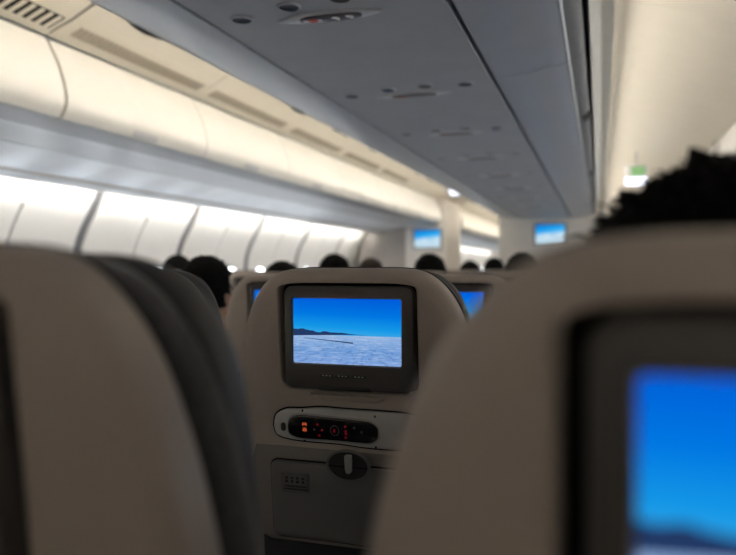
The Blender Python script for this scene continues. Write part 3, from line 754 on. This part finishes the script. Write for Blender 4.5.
# lights and signs in the strip between them
def disc(name, x, y, r, m, label):
    root = empty(name, (x, y, EYE + .60)); tag(root, label, 'reading light', 'reading lights in the ceiling strip')
    f = lambda a, b, d: Vector((a, b, d))
    bm = bmesh.new(); loft(bm, [(ellipse(0, 0, r * 1.12, r * 1.12), .001), (ellipse(0, 0, r * 1.10, r * 1.10), -.003), (ellipse(0, 0, r * .95, r * .95), -.004), (ellipse(0, 0, r * .9, r * .9), -.001)], False, False, f=f); link('bezel', bm, M_['psu'], root)
    bm = bmesh.new(); loft(bm, [(ellipse(0, 0, r * .97, r * .97), .0005), (ellipse(0, 0, r * .93, r * .93), -.0025), (ellipse(0, 0, r * .55, r * .55), -.0015)], f=f); link('lens', bm, M_[m], root)
ROWY = [1.600, 2.405, 3.150, 3.885, 4.65, 5.44, 6.24, 7.05]
for k, Y in enumerate(ROWY):
    for j, (dx, dy) in enumerate(((-.205, -.045), (-.062, -.088), (.068, -.10), (.200, -.085))):
        where = ('left', 'inner left', 'inner right', 'right')[j]
        disc('reading_light', CX + dx, Y + dy, .025, 'lightblue' if (k == 1 and j == 1) else 'lightdark',
             ('bluish round' if (k == 1 and j == 1) else 'dark round') + ' reading light, %s, by the %s seat belt sign' % (where, ORD[k]))
    r = empty('seat_belt_sign', (CX + .005, Y - .005, EYE + .60)); tag(r, 'pointed oval seat belt sign in the grey ceiling, %s from the near end' % ORD[k], 'sign', 'seat belt signs along the ceiling strip')
    f = lambda a, b, d: Vector((a, b, d))
    pt = []
    for q in range(40):
        t = 2 * PI * q / 40; c, s_ = math.cos(t), math.sin(t)
        pt.append((.135 * c, .034 * math.copysign(abs(s_) ** 1.5, s_)))
    bm = bmesh.new(); loft(bm, [(pt, .001), ([(x * .99, y * .97) for x, y in pt], -.0035), ([(x * .96, y * .90) for x, y in pt], -.005)], f=f); link('plate', bm, M_['signplate'], r)
    bm = bmesh.new(); lens = ellipse(.004, 0, .078, .0225, 32, .8); loft(bm, [(lens, -.005), (lens, -.0078), (inset(lens, .003), -.0088)], f=f); le = link('lens', bm, M_['signlens'], r)
    # no smoking: white cigarette crossed by a red ring
    bm = bmesh.new()
    for x0, x1 in ((-.063, -.050), (-.030, -.020)): plate(bm, [(x0, -.003), (x1, -.003), (x1, .003), (x0, .003)], -.0095, -.0086, f=f)
    link('cigarette_mark', bm, M_['e_white'], le)
    bm = bmesh.new(); loft(bm, [(ellipse(-.040, 0, .011, .011, 20), -.0096), (ellipse(-.040, 0, .0075, .0075, 20), -.0096)], False, False, f=f)
    plate(bm, [(-.048, .006), (-.046, .008), (-.032, -.006), (-.034, -.008)], -.0097, -.0088, f=f); link('red_ring_mark', bm, M_['e_pink'], le)
    for cx in (.018, .052):
        bm = bmesh.new(); plate(bm, ellipse(cx + .003, .008, .0035, .0035, 10), -.0095, -.0086, f=f)
        for (xa, ya, xb, yb) in ((cx - .008, -.008, cx + .001, .003), (cx + .001, .003, cx + .009, -.001), (cx - .008, -.008, cx + .006, -.009)):
            dx, dy = xb - xa, yb - ya; l = math.hypot(dx, dy); nx, ny = -dy / l * .0017, dx / l * .0017
            plate(bm, [(xa + nx, ya + ny), (xb + nx, yb + ny), (xb - nx, yb - ny), (xa - nx, ya - ny)], -.0095, -.0086, f=f)
        link('seat_belt_mark', bm, M_['e_white'], le)

# ------------------------------------------------------------------ bulkheads ahead, with their monitors
bm = bmesh.new(); add_box(bm, (-1.195, 8.92, 0), (-.045, 9.9, EYE + 1.18), .02); struct(link('wall_center', bm, M_['bulk']))
lav = empty('lavatory', (-2.4, 9.05, 0)); tag(lav, 'beige lavatory block closing the left seats ahead, with a taupe rounded panel', 'lavatory')
bm = bmesh.new(); add_box(bm, (-2.42, 9.05, 0), (-1.895, 10.10, EYE + .90), .012); o = link('body', bm, M_['bulk'], lav); o.location = (2.4, -9.05, 0)
arch = spline([(-3.06, -1.14), (-3.07, 0), (-3.045, .22), (-2.99, .40), (-2.88, .50), (-2.68, .57), (-2.425, .63)], 5) + [(-2.425, -1.14)]
bm = bmesh.new(); solid(bm, arch, 9.06, 10.05); o = link('side_panel', bm, M_['bulkdark'], lav); o.location = (2.4, -9.05, 0)
bm = bmesh.new(); solid(bm, [(-2.43, .62), (-1.90, .60), (-1.90, .895), (-2.43, .885)], 9.03, 9.05); o = link('header', bm, M_['bulk'], lav); o.location = (2.4, -9.05, 0)
def monitor(x0, x1, z0, z1, y, label):
    r = empty('wall_monitor', ((x0 + x1) / 2, y, EYE + (z0 + z1) / 2)); tag(r, label, 'monitor', 'monitors on the bulkheads')
    w, h = (x1 - x0) / 2, (z1 - z0) / 2
    f = lambda a, b, d: Vector((a, d, b))
    o = rrect(0, 0, w + .025, h + .025, .012); i = rrect(0, 0, w, h, .004)
    bm = bmesh.new(); loft(bm, [(o, .0), (inset(o, .004), -.025), (inset(i, -.002), -.025), (i, -.018)], True, False, f=f); link('frame', bm, M_['bulkdark'], r)
    bm = bmesh.new(); uv = bm.loops.layers.uv.new('UVMap'); vs = loft(bm, [(i, -.019), (i, -.012)], f=f); pos = {}
    for ring in vs:
        for vv, p in zip(ring, i): pos[vv] = ((p[0] + w) / (2 * w), (p[1] + h) / (2 * h))
    for fc in bm.faces:
        for lp in fc.loops: lp[uv].uv = pos[lp.vert]
    link('screen', bm, M_['bscreen'], r, smooth=False)
monitor(-2.293, -1.955, .265, .490, 9.05, 'lit monitor with blue sky picture on the left bulkhead')
monitor(-.745, -.405, .295, .525, 8.92, 'lit monitor with blue sky picture on the centre bulkhead under the bins')
# lit signs hanging over the aisles
s = empty('ceiling_lamp', (-1.43, 7.6, EYE + .80)); tag(s, 'small bluish white lit panel hanging over the left aisle ahead', 'lamp')
box('housing', (-.12, 0, 0), (.12, .14, .03), M_['lip'], s, .005); box('diffuser', (-.115, .004, -.006), (.115, .136, 0), M_['e_signw'], s)
box('front_diffuser', (-.115, -.004, .002), (.115, .0, .10), M_['e_signw'], s); box('hanger', (-.01, .04, .025), (.01, .06, .275), M_['lip'], s)
s = empty('exit_sign', (.315, 7.05, EYE + .78)); tag(s, 'green and white lit sign over the right aisle behind the dark head', 'sign')
box('housing', (-.10, 0, -.03), (.10, .05, .17), M_['lip'], s, .008); box('green_panel', (-.045, -.006, .07), (.075, 0, .155), M_['e_green'], s, .002); box('white_panel', (-.095, -.006, -.025), (.095, 0, .055), M_['e_signw'], s, .002)
box('hanger', (-.01, .015, .17), (.01, .035, .30), M_['lip'], s)

# ------------------------------------------------------------------ seats
proto = make_seat()
COLS = {'A': -1.354, 'B': -.868, 'C': -.382, 'D': .104}
POSN = {'A': 'at the left aisle', 'B': 'second from the left aisle', 'C': 'third from the left aisle', 'D': 'at the right aisle'}
NEAR = {
    (1, 'C'): 'large blurred beige seat back at the left edge, dark fabric wrapped round its side',
    (1, 'D'): 'large blurred beige seat back at the right edge with a big bright blue screen',
    (2, 'C'): 'sharp beige seat back in the middle with snowy screen, handset and tray table',
    (2, 'B'): 'beige seat back left of the sharp middle seat, mostly behind the blurred left seat',
    (2, 'D'): 'beige seat back right of the sharp middle seat, behind the blurred right seat',
    (3, 'B'): 'beige seat back peeking out left behind the sharp middle seat, sliver of screen',
    (3, 'C'): 'beige seat back peeking out right behind the sharp middle seat, corner of screen',
}
first = True
def put_seat(x, y, top, label, group):
    global first
    o = proto if first else copy_tree(proto); first = False
    o.location = (x, y, 0); o.scale = (1, 1, (EYE + top) / EYE)
    tag(o, label, 'airline seat', group)
for r in range(0, 11):
    for c in 'ABCD':
        if r == 1 and c in 'AB' or r == 2 and c == 'A': continue
        y = .27 + .81 * (r - 1) - (.006 if r == 1 else 0); top = .0135 if r == 1 else (0 if r == 2 else -.016)
        lab = 'beige seat of the row behind the camera, outside the photo' if r == 0 else NEAR.get((r, c)) or 'beige seat in the %s row of the middle block, %s' % (ORD[r - 1], POSN[c])
        x = COLS[c] - (.004 if (r == 2 and c == 'C') else 0)
        if (r, c) == (1, 'C'): x, y = -.405, .297
        put_seat(x, y, top, lab, 'seats of the middle block' if r else 'seats behind the camera')
for r in range(5, 11):
    for c, x in (('beside the left windows', -2.76), ('across the left aisle', -2.27)):
        put_seat(x, .27 + .81 * (r - 1), -.016, 'beige seat %s, in the %s row ahead' % (c, ORD[r - 1]), 'seats along the left windows')

# ------------------------------------------------------------------ passengers
person(.089, .545, EYE + .078, 'passenger right in front at the right edge, only messy black hair above the seat back', 0, 'hair', 'shirt1', wide=1.24)
person(-1.262, 2.13, EYE + .047, 'passenger with black hair and ear showing, left of the sharp middle seat', 1, 'hair', 'shirt3', yaw=-.08)
person(-2.42, 3.75, EYE + .084, 'passenger by the left windows, black hair half hidden behind another dark head', 2, 'hair', 'shirt2')
person(-1.352, 2.93, EYE + .036, 'passenger with low black hair just above the left end of the sharp seat top', 2, 'hair', 'shirt1')
person(-1.408, 3.74, EYE + .085, 'passenger with round black hair above the sharp seat, left of the screen centre', 1, 'hair', 'shirt3')
person(-1.455, 4.55, EYE + .072, 'passenger far ahead with small brown hair, right of the round black head', 1, 'hair2', 'shirt2')
person(-.864, 3.74, EYE + .083, 'passenger with broad black hair under the left bulkhead monitor', 1, 'hair', 'shirt1')
person(-.930, 5.36, EYE + .060, 'far passenger with small black hair, first right of the sharp seat top', 2, 'hair', 'shirt3')
person(-.866, 6.17, EYE + .097, 'farthest passenger, small black hair at the foot of the centre bulkhead edge', 2, 'hair', 'shirt2')
person(-.382, 3.74, EYE + .084, 'passenger with charcoal grey hair beneath the centre bulkhead monitor', 2, 'hair3', 'shirt1')

# ------------------------------------------------------------------ world, camera, view
w = bpy.data.worlds.new('World'); bpy.context.scene.world = w; w.use_nodes = True
w.node_tree.nodes['Background'].inputs[0].default_value = (.55, .65, .8, 1); w.node_tree.nodes['Background'].inputs[1].default_value = .3
F = 715.0
cam = bpy.data.cameras.new('Camera'); co = bpy.data.objects.new('Camera', cam); C.objects.link(co)
cam.sensor_width = 36; cam.lens = 36 * F / 736; cam.clip_start = .02
co.location = (0, 0, EYE)
co.rotation_euler = (PI / 2 - math.atan(9.5 / F), 0, math.atan(232 / F))
cam.dof.use_dof = True; cam.dof.focus_distance = 1.16; cam.dof.aperture_fstop = 3.0
sc = bpy.context.scene; sc.camera = co
sc.view_settings.view_transform = 'Standard'; sc.view_settings.look = 'None'; sc.view_settings.gamma = 1; sc.view_settings.use_curve_mapping = False
sc.view_settings.exposure = 0.0
sc.cycles.use_denoising = True
sc.cycles.max_bounces = 10; sc.cycles.diffuse_bounces = 6
